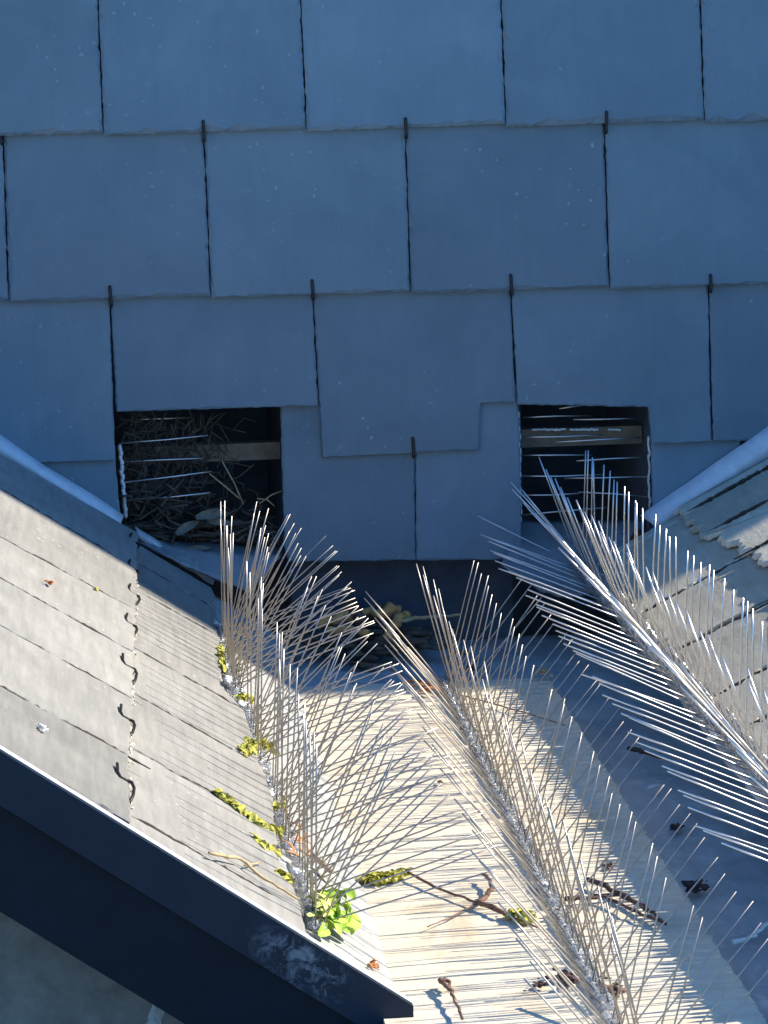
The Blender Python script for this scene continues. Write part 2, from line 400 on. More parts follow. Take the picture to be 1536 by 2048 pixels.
def jb(u0, v0, u1, v1, ta):
    a0, b0 = LEFT.px(u0, v0); a1, b1 = LEFT.px(u1, v1); s = (b1-b0)/(a1-a0)
    return lambda a: b1 + (a-a1)*s*.55
A1 = -.30; A2 = -.135
def both(j, aU, aL): return (j(aU), j(aL))
J = [both(jb(0, 1092, 250, 1232, 0), -.62, A1), both(jb(72, 1213, 250, 1320, 0), -.62, A1), both(jb(0, 1266, 252, 1416, 0), -.62, A1), both(jb(0, 1389, 242, 1530, 0), -.62, A1)]
J1 = [(-.042, -.042), (-.33, -.335)] + J + [(YV, YV)]
print('J1', J1)
lcourse(J1, -.62, tail1, lambda a, b: .008 + .0125*(a+.62)/.3)
K = [both(jb(270, 1180, 390, 1252, 0), -.36, A2), both(jb(267, 1297, 440, 1400, 0), -.36, A2), both(jb(270, 1389, 472, 1511, 0), -.36, A2),
     both(jb(257, 1494, 440, 1600, 0), -.36, A2), both(jb(260, 1630, 580, 1820, 0), -.36, A2)]
K1 = [(-.042, -.042), (-.2, -.2)] + K[:1] + K[1:] + [(YV, YV)]
print('K1', K1)
lcourse(K1, -.37, tail2, lambda a, b: .0045 + .008*(a+.37)/.235)
# upper courses out of the picture
for c in range(3):
    a1 = -.60 - .25*c
    for k in range(7): slab(bm, [(a1-.28, -.02-.245*k), (a1, -.02-.245*k), (a1, -.262-.245*k), (a1-.28, -.262-.245*k)], LEFT, lambda a, b, a1=a1: .010 + .014*(a-a1+.28)/.28, .0075, .001, .004, .002, .03)
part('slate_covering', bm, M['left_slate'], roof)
# lead apron between the eave slates and the gutter board
def sheet(pl, amin, amax, bmin, bmax, na, nb, hf, thick, jag=0):
    bm = bmesh.new(); g = []
    for i in range(na+1):
        r = []
        for k in range(nb+1):
            a = amin+(amax-amin)*i/na; b = bmin+(bmax-bmin)*k/nb
            if i == na and jag: a += jag*noise.noise(Vector((b*9, 3, 1)))+jag*.4*noise.noise(Vector((b*40, 3, 1)))
            r.append(bm.verts.new(pl.w(a, b, hf(a, b))))
        g.append(r)
    for i in range(na):
        for k in range(nb): bm.faces.new((g[i][k], g[i][k+1], g[i+1][k+1], g[i+1][k]))
    bmesh.ops.recalc_face_normals(bm, faces=bm.faces)
    r = bmesh.ops.extrude_face_region(bm, geom=list(bm.faces))
    for v in r['geom']:
        if isinstance(v, bmesh.types.BMVert): v.co -= pl.n*thick
    bmesh.ops.recalc_face_normals(bm, faces=bm.faces)
    return bm
def ripple(pl, amp, fr=9):
    return lambda a, b: amp*noise.noise(Vector((a*fr, b*fr, 1.3))) + amp*.4*noise.noise(Vector((a*fr*4, b*fr*4, 7)))
rp = ripple(LEFT, .0022)
part('lead_apron', sheet(LEFT, -.24, .004, YV+.004, -.013, 24, 150, lambda a, b: .0015+rp(a, b)*min(1, max(0, (a+.16)/.05)), .004, .004), M['apron'], roof, True)
bm = bmesh.new()  # roof deck under the slates
q = [(-1.4, -.09), (-1.4, -.004), (-.02, -.004), (-.02, -.05)]
sweep(bm, [[LEFT.w(a, b, h) for a, h in q] for b in (-.02, YV+.05)])
part('roof_deck', bm, M['core'], roof)
# hooks along the upper tail
hp = ((257, 1099), (254, 1154), (257, 1206), (247, 1265), (250, 1356), (239, 1457), (244, 1587))
hook_me = None
hq = [(0, 0), (1, 9), (6, 16), (16, 22), (24, 27), (28, 34), (27, 41), (22, 46)]
prof = []
for (x, y), z in zip(hq, (.004, .0015, .0005, .001, .002, .001, -.002, -.005)):
    a, b = LEFT.px(257-14+x, 1356-22+y); a0, b0 = LEFT.px(257, 1356); prof.append((a-a0, b-b0, z))
for i, (u, v) in enumerate(hp):
    a, b = LEFT.px(u, v); a = interp(tail1, b) - .006
    m4 = LEFT.frame(a, b, .0195)
    if hook_me is None:
        bm = bmesh.new(); tube(bm, [(x, ({1: y, -1: -y}[1 if LEFT.n.cross(LEFT.ea).dot(LEFT.eb) > 0 else -1]), z) for x, y, z in prof], .0018, 7)
        hook_me = bpy.data.meshes.new('slate_hook'); bm.to_mesh(hook_me); bm.free(); hook_me.materials.append(M['hook'])
        for p in hook_me.polygons: p.use_smooth = True
    o = link(bpy.data.objects.new('slate_hook', hook_me)); o.parent = roof; o.matrix_parent_inverse = parent_mat(roof).inverted()
    o.matrix_basis = m4 @ Matrix.Rotation(rg(.12), 4, 'Z')
# crumbly sealant along the upper tail
bm = bmesh.new()
for k in range(230):
    b = ru(-1.66, -.36)
    if noise.noise(Vector((b*7, 0, 4))) < -.22: continue
    a = interp(tail1, b) + .003 + rg(.0025); r = ru(.0011, .0030)
    lump(bm, LEFT.w(a, b, .0115), r, (1, 1.5, .8), 1)
part('sealant_bead', bm, M['mortar'], roof)
def dirt(pl, lines, hf, r0, mat, parent, name='joint_dirt'):
    for (a0, b0, a1, b1) in lines:
        bm = bmesh.new(); P = []; Rr = []; n = int(math.hypot(a1-a0, b1-b0)/.005); sd = rnd()*90
        for i in range(n+1):
            t = i/n; k = noise.noise(Vector((t*n*.09, sd, 2)))
            a = a0+(a1-a0)*t; b = b0+(b1-b0)*t + .0016*noise.noise(Vector((t*n*.2, sd, 7)))
            P.append(pl.w(a, b, hf(a) - .0017)); Rr.append(r0*max(.25, min(1.25, .75 + 1.0*k + .2*rg(1)))*min(1, .25+6*t, .25+6*(1-t)))
        tube(bm, P, Rr, 5); part(name, bm, mat, parent, True)
dirt(LEFT, [(-.615, u, -.30, l) for (u, l) in [(-.33, -.335)] + J], lambda a: .008 + .0125*(a+.62)/.3, .0027, M['joint'], roof)
dirt(LEFT, [(interp(tail1, u)+.006, u, -.14, l) for (u, l) in K1[1:-1]], lambda a: .0045 + .008*(a+.37)/.235, .0029, M['joint'], roof)
# verge: trim with its sun highlight painted into a pale top flange, barge board
def vstrip(a0, a1, y0, y1, h0, h1, n=1):
    bm = bmesh.new(); ul = bm.loops.layers.uv.verify()
    up = Vector((0, 0, 1))
    def P(a, y, h): return Vector((LEFT.w(a, 0).x, y, LEFT.w(a, 0).z + h))
    sec = []
    for i in range(n+1):
        a = a0+(a1-a0)*i/n; sec.append([P(a, y0, h0), P(a, y1, h0), P(a, y1, h1), P(a, y0, h1)])
    sweep(bm, sec)
    for f_ in bm.faces:
        for lp in f_.loops:
            q = lp.vert.co; lp[ul].uv = ((q - LEFT.o).dot(LEFT.ea), q.z - LEFT.w((q - LEFT.o).dot(LEFT.ea), 0).z)
    return bm
tr = part('verge_trim', vstrip(-1.4, .016, -1.776, -1.766, -.036, .020), M['trim'], roof)
sc = Vector((-.085, -.012))
SCUFF.inputs['Location'].default_value = (.115*15, .006*42, 0); SCUFF.inputs['Scale'].default_value = (15, 42, 1)
bm = vstrip(-1.4, .016, -1.767, -1.7535, .0165, .0205); part('trim_flange', bm, M['trim_edge'], roof)
part('barge_board', vstrip(-1.4, .03, -1.766, -1.738, -.150, -.030), M['black2'], roof)
# flashing along the wall
def flash(pl, c, name, parent, top_px, bot_px, ytop, ybot, mat, segs=30, amp=.002):
    bm = bmesh.new(); sec = []
    t0, t1 = WALL.at(*top_px[0]), WALL.at(*top_px[1]); b0, b1 = WALL.at(*bot_px[0]), WALL.at(*bot_px[1])
    for i in range(segs+1):
        t = i/segs; A = t0.lerp(t1, t); B = b0.lerp(b1, t); w = amp*noise.noise(Vector((t*6, c, 1)))*2
        A = A + Vector((0, ytop + w*.5, w)); B = B + Vector((0, ybot + w, -w*.7))
        Mid = A.lerp(B, .55) + Vector((0, -.004 + w, .004))
        n = Vector((0, .0035, -.002))
        sec.append([A, Mid, B, B + n + Vector((0, .003, 0)), Mid + n, A + n])
    sweep(bm, sec); bmesh.ops.recalc_face_normals(bm, faces=bm.faces)
    return part(name, bm, mat, parent, True)
flash(LEFT, 3, 'flashing', roof, ((-420, 592), (247, 1026)), ((-420, 630), (238, 1048)), -.020, -.044, M['flashing'])
flash(LEFT, 8, 'flashing', roof, ((268, 1050), (432, 1150)), ((276, 1072), (425, 1163)), -.004, -.022, M['lead'])

# house wall under the left verge
bm = bmesh.new(); box(bm, -1.6, -.14, -1.68, -1.0, -6, 0)
for v in bm.verts:
    if v.co.z > -1: v.co.z = LEFT.w((v.co.x-LEFT.o.x)/LEFT.ea.x, 0).z - .10
mesh_obj('house_wall', bm, M['render'])
HW = Plane((0, -1.68, 0), Vector((1, 0, 0)), Vector((0, 0, 1)), Vector((0, -1, 0)))
bm = bmesh.new()
for k in range(26):
    t = k/25; lump(bm, HW.at(322-22*t+rg(3), 1995+75*t), .004+.006*t*rnd(), (1, .25, 1.8), 1, .5)
part('pale_lumps', bm, M['plaster'], bpy.data.objects['house_wall'])  # pale streak like a bird dropping down the rendered wall
tag(bpy.data.objects['house_wall'], 'plain grey rendered wall under the black verge at lower left', 'wall')

# ------------------------------------------------------------------ right roof
roofr = empty('slate_roof', 'grazing lit rough slate roof slope on the right beside the square opening', 'roof', tuple(RIGHT.w(.2, -1)))
bm = bmesh.new()
RY = -2.3
rt1 = sorted([(RIGHT.px(u, v)[1], RIGHT.px(u, v)[0]) for u, v in ((1342, 1027), (1372, 1052), (1410, 1084), (1447, 1092), (1485, 1112), (1536, 1145), (1600, 1190), (1750, 1300))])
print('rt1', rt1)
RT2 = .088
def rlow(t, l0, l1, rough):
    n = max(6, int(abs(l1-l0)/.012)); return [(t(l0+(l1-l0)*k/n) + rg(rough), l0+(l1-l0)*k/n) for k in range(n+1)]
def rcourse(js, au, t, hf, rough, thick):
    for (u0, l0), (u1, l1) in zip(js, js[1:]):
        g = .0022; slab(bm, [(au, u0-g)] + rlow(t, l0-g, l1+g, rough) + [(au, u1+g)], RIGHT, hf, thick, .0022, .006, .004, .006)
rcourse([(-.046, -.046), (-.11, -.11), (-.30, -.27), (-.50, -.47), (-.72, -.70), (-.95, -.95), (-1.2, -1.2), (-1.45, -1.45), (-1.7, -1.7), (-2.0, -2.0), (RY, RY)], -.42,
        lambda b: interp(rt1, b) if b > rt1[0][0] else rt1[0][1]-.02, lambda a, b: .006 + .013*(a+.42)/.4, .0055, .007)
jr = [RIGHT.px(*p)[1] for p in ((1350, 1205), (1420, 1283), (1508, 1365))]
print('jr', jr)
rcourse([(-.046, -.046), (-.08, -.08), (jr[0], jr[0]), (jr[1], jr[1]), (jr[2], jr[2]), (-1.12, -1.12), (-1.36, -1.36), (-1.6, -1.6), (-1.85, -1.85), (-2.1, -2.1), (RY, RY)], -.10,
        lambda b: RT2, lambda a, b: .005 + .008*(a+.10)/.2, .003, .009)
for c in range(5):
    a1 = -.40 - .22*c
    for k in range(9): slab(bm, [(a1-.25, -.02-.25*k), (a1, -.02-.25*k), (a1, -.267-.25*k), (a1-.25, -.267-.25*k)], RIGHT, lambda a, b, a1=a1: .010 + .014*(a-a1+.25)/.25, .009, .002, .006, .003, .03)
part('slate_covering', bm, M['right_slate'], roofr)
rp2 = ripple(RIGHT, .003)
part('lead_apron', sheet(RIGHT, .05, .116, RY, .03, 14, 190, lambda a, b: .002+rp2(a, b), .005, .005), M['lead'], roofr, True)
bm = bmesh.new(); sweep(bm, [[RIGHT.w(a, b, h) for a, h in ((-1.5, -.10), (-1.5, -.004), (.108, -.004), (.108, -.03), (.04, -.10))] for b in (RY, -.004)])
part('roof_deck', bm, M['core'], roofr)
dirt(RIGHT, [(-.08, b, .085, b) for b in (jr[0], jr[1], jr[2], -1.12, -1.36)], lambda a: .005 + .008*(a+.10)/.2, .0034, M['joint'], roofr)
dirt(RIGHT, [(-.41, u, -.06, l) for u, l in ((-.11, -.11), (-.30, -.27), (-.50, -.47), (-.72, -.70))], lambda a: .010 + .012*(a+.42)/.4, .0034, M['joint'], roofr)
flash(RIGHT, 21, 'flashing', roofr, ((1900, 592), (1276, 1026)), ((1900, 650), (1309, 1053)), -.020, -.042, M['flashing'])

def saddle(name, parent, rows, mat):
    bm = bmesh.new(); g = []
    rows = [[hit(u, v, Vector((0, y, 0)), Vector((0, 1, 0))) for u, v in pts] for y, pts in rows]
    def at(i, t):
        x = t*(len(rows[i])-1); k = min(int(x), len(rows[i])-2); return rows[i][k].lerp(rows[i][k+1], x-k)
    for i in range(len(rows)-1):
        for q in range(6 if i < len(rows)-2 else 7):
            g.append([bm.verts.new(at(i, t/24).lerp(at(i+1, t/24), q/6) + Vector((0, 0, .0035*noise.noise(Vector((t*.35, i*6+q, 3)))))) for t in range(25)])
    for a, b in zip(g, g[1:]):
        for k in range(24): bm.faces.new((a[k], a[k+1], b[k+1], b[k]))
    bmesh.ops.recalc_face_normals(bm, faces=bm.faces)
    ex = bmesh.ops.extrude_face_region(bm, geom=list(bm.faces))
    for v in ex['geom']:
        if isinstance(v, bmesh.types.BMVert): v.co.z -= .004
    bmesh.ops.recalc_face_normals(bm, faces=bm.faces)
    return part(name, bm, mat, parent, True)
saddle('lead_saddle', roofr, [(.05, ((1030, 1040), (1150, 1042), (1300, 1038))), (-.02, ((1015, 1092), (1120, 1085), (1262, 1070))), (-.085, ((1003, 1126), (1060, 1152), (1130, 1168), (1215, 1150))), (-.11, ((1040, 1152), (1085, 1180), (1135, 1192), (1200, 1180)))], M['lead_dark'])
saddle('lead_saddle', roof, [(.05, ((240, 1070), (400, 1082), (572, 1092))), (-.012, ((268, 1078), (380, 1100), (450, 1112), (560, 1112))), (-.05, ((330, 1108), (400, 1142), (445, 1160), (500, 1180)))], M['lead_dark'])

# ------------------------------------------------------------------ gutter floor and board
gut = empty('lead_gutter', 'shaded blue grey lead gutter floor beside the gutter board', 'gutter', (.3, -1, -.02))
bm = sheet(FLOOR, -.22, .50, RY-.1, .06, 40, 160, lambda a, b: -.026 + .0035*noise.noise(Vector((a*9, b*6, 0))) + .002*noise.noise(Vector((a*30, b*30, 3))), .02)
part('gutter_lining', bm, M['lead'], gut, True)
bm = bmesh.new(); box(bm, -.21, .60, RY-.1, -.01, -.6, -.058); part('gutter_base', bm, M['core'], gut)

bm = bmesh.new(); ul = bm.loops.layers.uv.verify(); rl = bm.verts.layers.float.new('shadow_stripe')
BX0, BX1, BY0, BY1, PIT = -.172, .200, -.335, -2.36, .0265
rows_ = []; y = BY0
ys = []
while y > BY1:
    ys += [(y, 0, 1), (y-PIT*.10*ru(.8, 1.2), -.0010, 0), (y-PIT*.22, -.0003, 0), (y-PIT*.5, 0, 0), (y-PIT*.86, -.0002, 0), (y-PIT*.93, -.0012, 1)]  # shallow grooves shaped to imitate the stripes of spike shadow
    y -= PIT*ru(.93, 1.07)
nx = 44
for (yy, dz, lab) in ys:
    r = []
    wob = ru(0, 9)
    edge = BX1 + .004*noise.noise(Vector((yy*6, 1, 1))) + (-.0075*ru(.6, 1.4) if dz < -.001 else .001*rg(1)) + .03*max(0, (yy+.5)/.3)*0
    for i in range(nx+1):
        x = BX0 + (edge-BX0)*i/nx
        fade = max(.15, min(1, .62 + .9*noise.noise(Vector((x*7, yy*7, 5)))))
        z = dz*fade + .0014*noise.noise(Vector((x*10, yy*3, 2))) + .004*max(0, noise.noise(Vector((x*2.5, yy*1.4, 9))))
        v = bm.verts.new((x, yy + .0035*noise.noise(Vector((x*5, yy*2.2, 4))), z)); v[rl] = fade if dz < -.001 else (.25*fade if dz < -.00025 else 0); r.append(v)
    rows_.append(r)
top = []
for r0, r1 in zip(rows_, rows_[1:]):
    for i in range(nx): top.append(bm.faces.new((r0[i], r1[i], r1[i+1], r0[i+1])))
ext = bmesh.ops.extrude_face_region(bm, geom=top)
for v in ext['geom']:
    if isinstance(v, bmesh.types.BMVert): v.co.z = -.021
bmesh.ops.recalc_face_normals(bm, faces=bm.faces)
for f_ in bm.faces:
    for lp in f_.loops: lp[ul].uv = (lp.vert.co.x, lp.vert.co.y)
tag(mesh_obj('gutter_board', bm, M['board'], None), 'pale cream board with painted spike shadow stripes lying along the valley between both slate roofs', 'board')

# ------------------------------------------------------------------ bird spikes
def wire_mesh(L, r, bend, mat='wire'):
    bm = bmesh.new(); tube(bm, [(bend*(t**2), bend*.4*t*t, L*t) for t in (0, .25, .5, .75, 1)], [r, r, r, r, r*.9], 6)
    me = bpy.data.meshes.new('wire'); bm.to_mesh(me); bm.free(); me.materials.append(M[mat])
    for p in me.polygons: p.use_smooth = True
    return me
WL = .184
WIRES = [wire_mesh(WL*s, .00092, b) for s, b in ((1, 0), (.985, .0012), (1.01, -.0012), (.97, .002))]
LONG = [wire_mesh(WL*s, .00092, b) for s, b in ((1.07, 0), (1.05, .0012), (1.09, -.0012), (1.03, .002))]
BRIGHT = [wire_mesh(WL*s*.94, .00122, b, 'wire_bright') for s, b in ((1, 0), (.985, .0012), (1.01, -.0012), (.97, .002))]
def base_mesh(L, tall=0):
    bm = bmesh.new(); w = .011
    sec = []
    n = max(4, int(L/.008))
    for i in range(n+1):
        y = -L/2 + L*i/n; k = 1 + .06*math.sin(i*1.57); sec.append([Vector((-w*k, y, 0)), Vector((w*k, y, 0)), Vector((w*k, y, .0022)), Vector((w*.55, y, .005+.0012*(i % 2))), Vector((-w*.55, y, .005+.0012*(i % 2))), Vector((-w*k, y, .0022))])
    sweep(bm, sec); bmesh.ops.recalc_face_normals(bm, faces=bm.faces)
    for i in range(int(L/.0125)):
        y = -L/2 + .00625 + .0125*i
        for x in (-.005, .005): lump(bm, (x + rg(.0008), y + rg(.001), .0062), .0043, (1, .8, 1.1), 1, .25)
    if tall:
        for v in bm.verts: v.co = Vector((v.co.x*1.35, v.co.y, v.co.z*(1+tall)))
    return bm
def spike_strip(label, group, pl, pu, pv, L, off=.0, pitch=.052, ang=(-38, -13, 13, 38), turn=0, start=.0, seal=6, skip=(), h=.004, ab=None, tall=0, wires=WIRES):
    a, b = ab if ab else pl.px(pu, pv)
    t = empty('spike_strip', label, 'bird spikes', (0, 0, 0), group)
    m = pl.frame(a, b, h, turn)
    # local x across (down the slope), local y along the gutter, local z off the surface
    t.location = m.to_translation(); t.rotation_euler = m.to_euler()
    bo = mesh_obj('base', base_mesh(L, tall), M['plastic'], t, True)
    n = int(L/pitch)
    for k in range(n):
        for i, g in enumerate(ang):
            y = -L/2 + (L - n*pitch)/2 + (k + (i*.25 if i % 2 else i*.25+.06))*pitch + off
            if (k, i) in skip or rnd() < .02: continue
            x = .006 if i % 2 else -.006
            o = link(bpy.data.objects.new('wire', random.choice(wires))); o.parent = t
            o.matrix_basis = Matrix.Translation((x*.6, y, .004)) @ Matrix.Rotation(math.radians(g + rg(1.3)), 4, 'Y') @ Matrix.Rotation(math.radians(rg(1.4)), 4, 'X') @ Matrix.Rotation(rnd()*6.28, 4, 'Z')
    if seal:
        for k in range(seal):
            bm = bmesh.new(); y = ru(-L/2, L/2); x = rg(.005)
            for q in range(5): lump(bm, (x + rg(.004), y + rg(.006), .003), ru(.004, .008), (1, 1.4, .5), 2, .5)
            mesh_obj('sealant_dab', bm, M['silicone'], t, True)
    return t
def row_at(pl, px0, px1):
    p0, p1 = pl.px(*px0), pl.px(*px1)
    return lambda b: (p0[0] + (p1[0]-p0[0])*(b-p0[1])/(p1[1]-p0[1]), b)
LR = row_at(LEFT, (455, 1320), (640, 1870)); CR = row_at(FLOOR, (885, 1360), (1220, 2040)); RR = row_at(RIGHT, (1240, 1224), (1440, 1452))
gl, gc, gr_ = 'bird spike strips along the left eave', 'bird spike strips along the gutter board', 'bird spike strips along the right eave'
for lab, b0, b1, sl_ in (('bird spike strip on the left eave just below the nest filled opening', -.33, -.72, 5),
                    ('left eave bird spike strip ending beside the thick yellow green moss cushion', -.745, -1.07, 3),
                    ('left eave bird spike strip above the long mossy joint', -1.09, -1.40, 3),
                    ('left eave bird spike strip beside the bright green leaf at the black verge', -1.42, -1.68, 3)):
    ab = LR((b0+b1)/2); spike_strip(lab, gl, LEFT, 0, 0, abs(b1-b0), ab=ab, seal=sl_, h=.007, pitch=.033 if b0 > -.4 else .037, ang=(-34, -22, -6, 14, 36) if b0 > -.4 else (-33, -11, 12, 37), wires=LONG)
for lab, b0, b1 in (('bird spike strip at the far end of the gutter board, over the orange leaf', -.345, -.70),
                    ('bird spike strip on the gutter board, second from its far end', -.715, -1.06),
                    ('bird spike strip on the gutter board in front of the brown twig pair', -1.075, -1.44),
                    ('nearest bird spike strip on the gutter board, its base meeting the bottom edge', -1.455, -1.80),
                    ('bird spike strip mostly below the bottom edge, only its wire tips in the picture', -1.81, -2.13)):
    ab = CR((b0+b1)/2); spike_strip(lab, gc, FLOOR, 0, 0, abs(b1-b0), ab=ab, seal=1, h=.003, pitch=.048)
for lab, b0, b1 in (('shaded bird spike strip on the right eave closest to the slate wall', .0, -.353),
                    ('gleaming bird spike strip on the right eave where sunlight begins', -.356, -.71),
                    ('gleaming bird spike strip on the right eave above the white flake', -.713, -1.072),
                    ('bird spike strip on the right eave, its far end at the right picture edge', -1.075, -1.45),
                    ('bird spike strip at the far lower right, only its bright wire tips in the picture', -1.453, -1.83)):
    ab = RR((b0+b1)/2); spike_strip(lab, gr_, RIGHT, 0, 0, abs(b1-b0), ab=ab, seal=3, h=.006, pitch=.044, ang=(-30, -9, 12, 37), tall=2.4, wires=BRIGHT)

def hole_strip(label, base_px, wires):
    p0, p1 = WALL.at(*base_px[0]) + Vector((0, -.004, 0)), WALL.at(*base_px[1]) + Vector((0, -.004, 0))
    t = empty('spike_strip', label, 'bird spikes', tuple(p0), 'bird spike strips fixed upright in the wall openings')
    bm = bmesh.new(); n = 14
    rr = .0040 if 'nest' in label else .0024
    for k in range(n+1):
        lump(bm, p0.lerp(p1, k/n) + Vector((rg(.0008), .010, 0)), rr, (.8, 1.6, .0062/rr), 2, .35)
    part('base', bm, M['silicone'], t, True)
    for (u0, v0, u1, v1, dy) in wires:
        bm = bmesh.new(); A = WALL.at(u0, v0) + Vector((0, dy, 0)); B = WALL.at(u1, v1) + Vector((0, dy+ru(-.004, .008), 0))
        mid = A.lerp(B, .5) + Vector((0, 0, rg(.0008)))
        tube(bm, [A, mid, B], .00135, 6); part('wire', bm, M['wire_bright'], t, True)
hole_strip('upright bird spike strip on the left side of the nest filled opening', ((240, 898), (252, 1030)),
           ((238, 888, 416, 872, .006), (245, 927, 408, 919, .012), (250, 966, 425, 945, .006), (255, 1003, 421, 986, .006), (237, 851, 387, 845, .05)))
hole_strip('upright bird spike strip on the left side of the bare right hand opening', ((1038, 830), (1042, 1040)),
           ((1050, 839, 1189, 837, .02), (1040, 877, 1207, 872, .012), (1042, 915, 1190, 915, .02), (1041, 954, 1207, 951, .008), (1042, 992, 1162, 988, .008), (1042, 1031, 1211, 1015, .002)))
hole_strip('upright bird spike strip on the right side of the bare right hand opening', ((1299, 880), (1300, 1010)),
           ((1297, 840, 1151, 844, .02), (1283, 878, 1114, 887, .012), (1299, 917, 1155, 924, .012), (1297, 955, 1132, 960, .008), (1299, 996, 1159, 987, .008), (1170, 813, 1121, 820, .015)))

# ------------------------------------------------------------------ debris
def loose(name, label, cat, bm, mat, smooth=True, group=None, kind=None):
    o = mesh_obj(name, bm, mat, None, smooth)
    # put the origin at the thing's own base
    c = sum((v.co for v in o.data.vertices), Vector())/len(o.data.vertices); z = min(v.co.z for v in o.data.vertices)
    c = Vector((c.x, c.y, z)); o.data.transform(Matrix.Translation(-c)); o.location = c
    return tag(o, label, cat, group, kind)
def moss(label, pl, pts, wpx, n, mats, h=.006, leafy=.0):
    """cushion of many small tufts along a line of photo points"""
    bm = bmesh.new(); q = [pl.px(*p) for p in pts]
    for k in range(int(n*2.2)):
        t = rnd()*(len(q)-1); i = min(int(t), len(q)-2); t -= i
        a = q[i][0]+(q[i+1][0]-q[i][0])*t + rg(wpx*.42); b = q[i][1]+(q[i+1][1]-q[i][1])*t + rg(wpx*.9)
        hh = h + ru(0, wpx*.55)
        if rnd() < leafy:
            m4 = pl.frame(a, b, hh, rnd()*6.28) @ Matrix.Rotation(rg(.5), 4, 'Y') @ Matrix.Rotation(rg(.5), 4, 'X')
            leafpatch(bm, m4, ru(.010, .02), ru(.006, .011), .5, 3)
        else: lump(bm, pl.w(a, b, hh), ru(.0012, .0034), (1, 1, .9), 1, .8)
    return loose('moss_clump', label, 'moss', bm, mats)
moss('thick yellow green moss cushion at the slate joint by the spikes', LEFT, ((480, 1512), (500, 1500), (540, 1508)), .008, 110, M['moss'], .012, .25)
moss('long thin strip of yellow moss along the lower slate joint', LEFT, ((425, 1592), (470, 1625), (510, 1655), (555, 1672)), .0042, 130, M['moss'], .012, .1)
moss('short curl of moss just below the long mossy joint', LEFT, ((505, 1685), (525, 1702), (552, 1712)), .0045, 70, M['moss'], .010, .1)
moss('small moss tuft near the pale twig on the left eave', LEFT, ((550, 1752), (575, 1772)), .0045, 45, M['moss'], .010, .2)
moss('tiny moss tuft between two spike strips on the left eave', LEFT, ((545, 1625), (565, 1615)), .003, 35, M['moss'], .010, .2)
moss('moss crumb high on the left eave under the first spikes', LEFT, ((478, 1402), (500, 1404)), .003, 35, M['moss'], .010, .3)
moss('yellowish moss fleck beside the uppermost eave slate', LEFT, ((434, 1300), (440, 1345)), .003, 35, M['moss'], .012, .2)
moss('green moss clump on the gutter board left of the red twig', FLOOR, ((730, 1768), (770, 1766), (812, 1756)), .006, 80, M['moss'], .004, .35)
moss('green moss clump on the gutter board at the thin end of the red twig', FLOOR, ((1020, 1840), (1060, 1850)), .007, 70, M['moss'], .005, .3)
# leaves
bm = bmesh.new()
for k in range(24):
    a, b = LEFT.px(ru(630, 700), ru(1800, 1890)); a, b = LEFT.px(640+ (k % 4)*13+rg(3), 1806+k*3.0+rg(2.5))
    leafpatch(bm, LEFT.frame(a, b, ru(.008, .022), rnd()*6.28) @ Matrix.Rotation(rg(.6), 4, 'Y') @ Matrix.Rotation(rg(.5), 4, 'X'), ru(.018, .036), ru(.012, .022), .6)
loose('green_leaf', 'bright green crumpled leaf clump beside the black verge', 'leaf', bm, M['leaf'])
bm = bmesh.new()
for k in range(8):
    a, b = LEFT.px(625+rg(7), 1835+rg(8)); leafpatch(bm, LEFT.frame(a, b, ru(.012, .03), rnd()*6.28), ru(.015, .03), ru(.01, .018), .5)
loose('withered_leaf', 'pale yellow green withered leaf touching the bright green one', 'leaf', bm, M['leafpale'])
def twig(label, pl, paths, mat, name='twig', hh=.004):
    bm = bmesh.new()
    for pts, r in paths:
        P = []
        for i, (u, v) in enumerate(pts):
            a, b = pl.px(u, v); P.append(pl.w(a, b, hh + r + ru(0, .003)))
        Q = []
        for A, B in zip(P, P[1:]):
            for k in range(5): Q.append(A.lerp(B, k/5) + Vector((rg(r*.35), rg(r*.35), abs(rg(r*.3)))))
        Q.append(P[-1]); n = len(Q)
        tube(bm, Q, [r*(1-.45*i/n)*ru(.85, 1.2) for i in range(n)], 6)
    return loose(name, label, 'twig', bm, mat)
twig('long thin reddish twig lying across the gutter board by green moss', FLOOR, [(((815, 1757), (870, 1785), (940, 1812), (1000, 1838), (1075, 1868)), .0017), (((955, 1822), (975, 1802), (985, 1790), (975, 1770), (965, 1764)), .0030), (((955, 1818), (900, 1845), (855, 1866)), .0010), (((960, 1822), (985, 1830), (1010, 1842)), .0032)], M['twig'])
twig('dark brown forked stick on the right half of the gutter board', FLOOR, [(((1178, 1776), (1230, 1797), (1290, 1830), (1332, 1862)), .0034), (((1132, 1812), (1170, 1812), (1210, 1808), (1260, 1835), (1330, 1860)), .0030), (((1190, 1805), (1240, 1802), (1290, 1836)), .0024)], M['twig_dark'], 'stick')
twig('pale bare twig lying on the lowest left slates', LEFT, [(((408, 1722), (470, 1738), (520, 1775), (585, 1812)), .0020), (((480, 1745), (515, 1738)), .0010)], M['straw'], 'twig', .014)
twig('crooked brown twig at the bottom of the gutter board', FLOOR, [(((880, 1978), (900, 1998), (912, 2022), (925, 2052)), .0026), (((882, 1980), (895, 1975), (900, 1990)), .0024)], M['twig'])
twig('long thin stalk crossing the far end of the gutter board', FLOOR, [(((838, 1382), (900, 1395), (1000, 1420), (1130, 1462)), .0013)], M['twig'])
twig('thin dark stem running behind the board end to the orange leaf', FLOOR, [(((690, 1338), (760, 1350), (830, 1376), (868, 1390)), .0013)], M['twig'], 'twig', .010)
bm = bmesh.new()
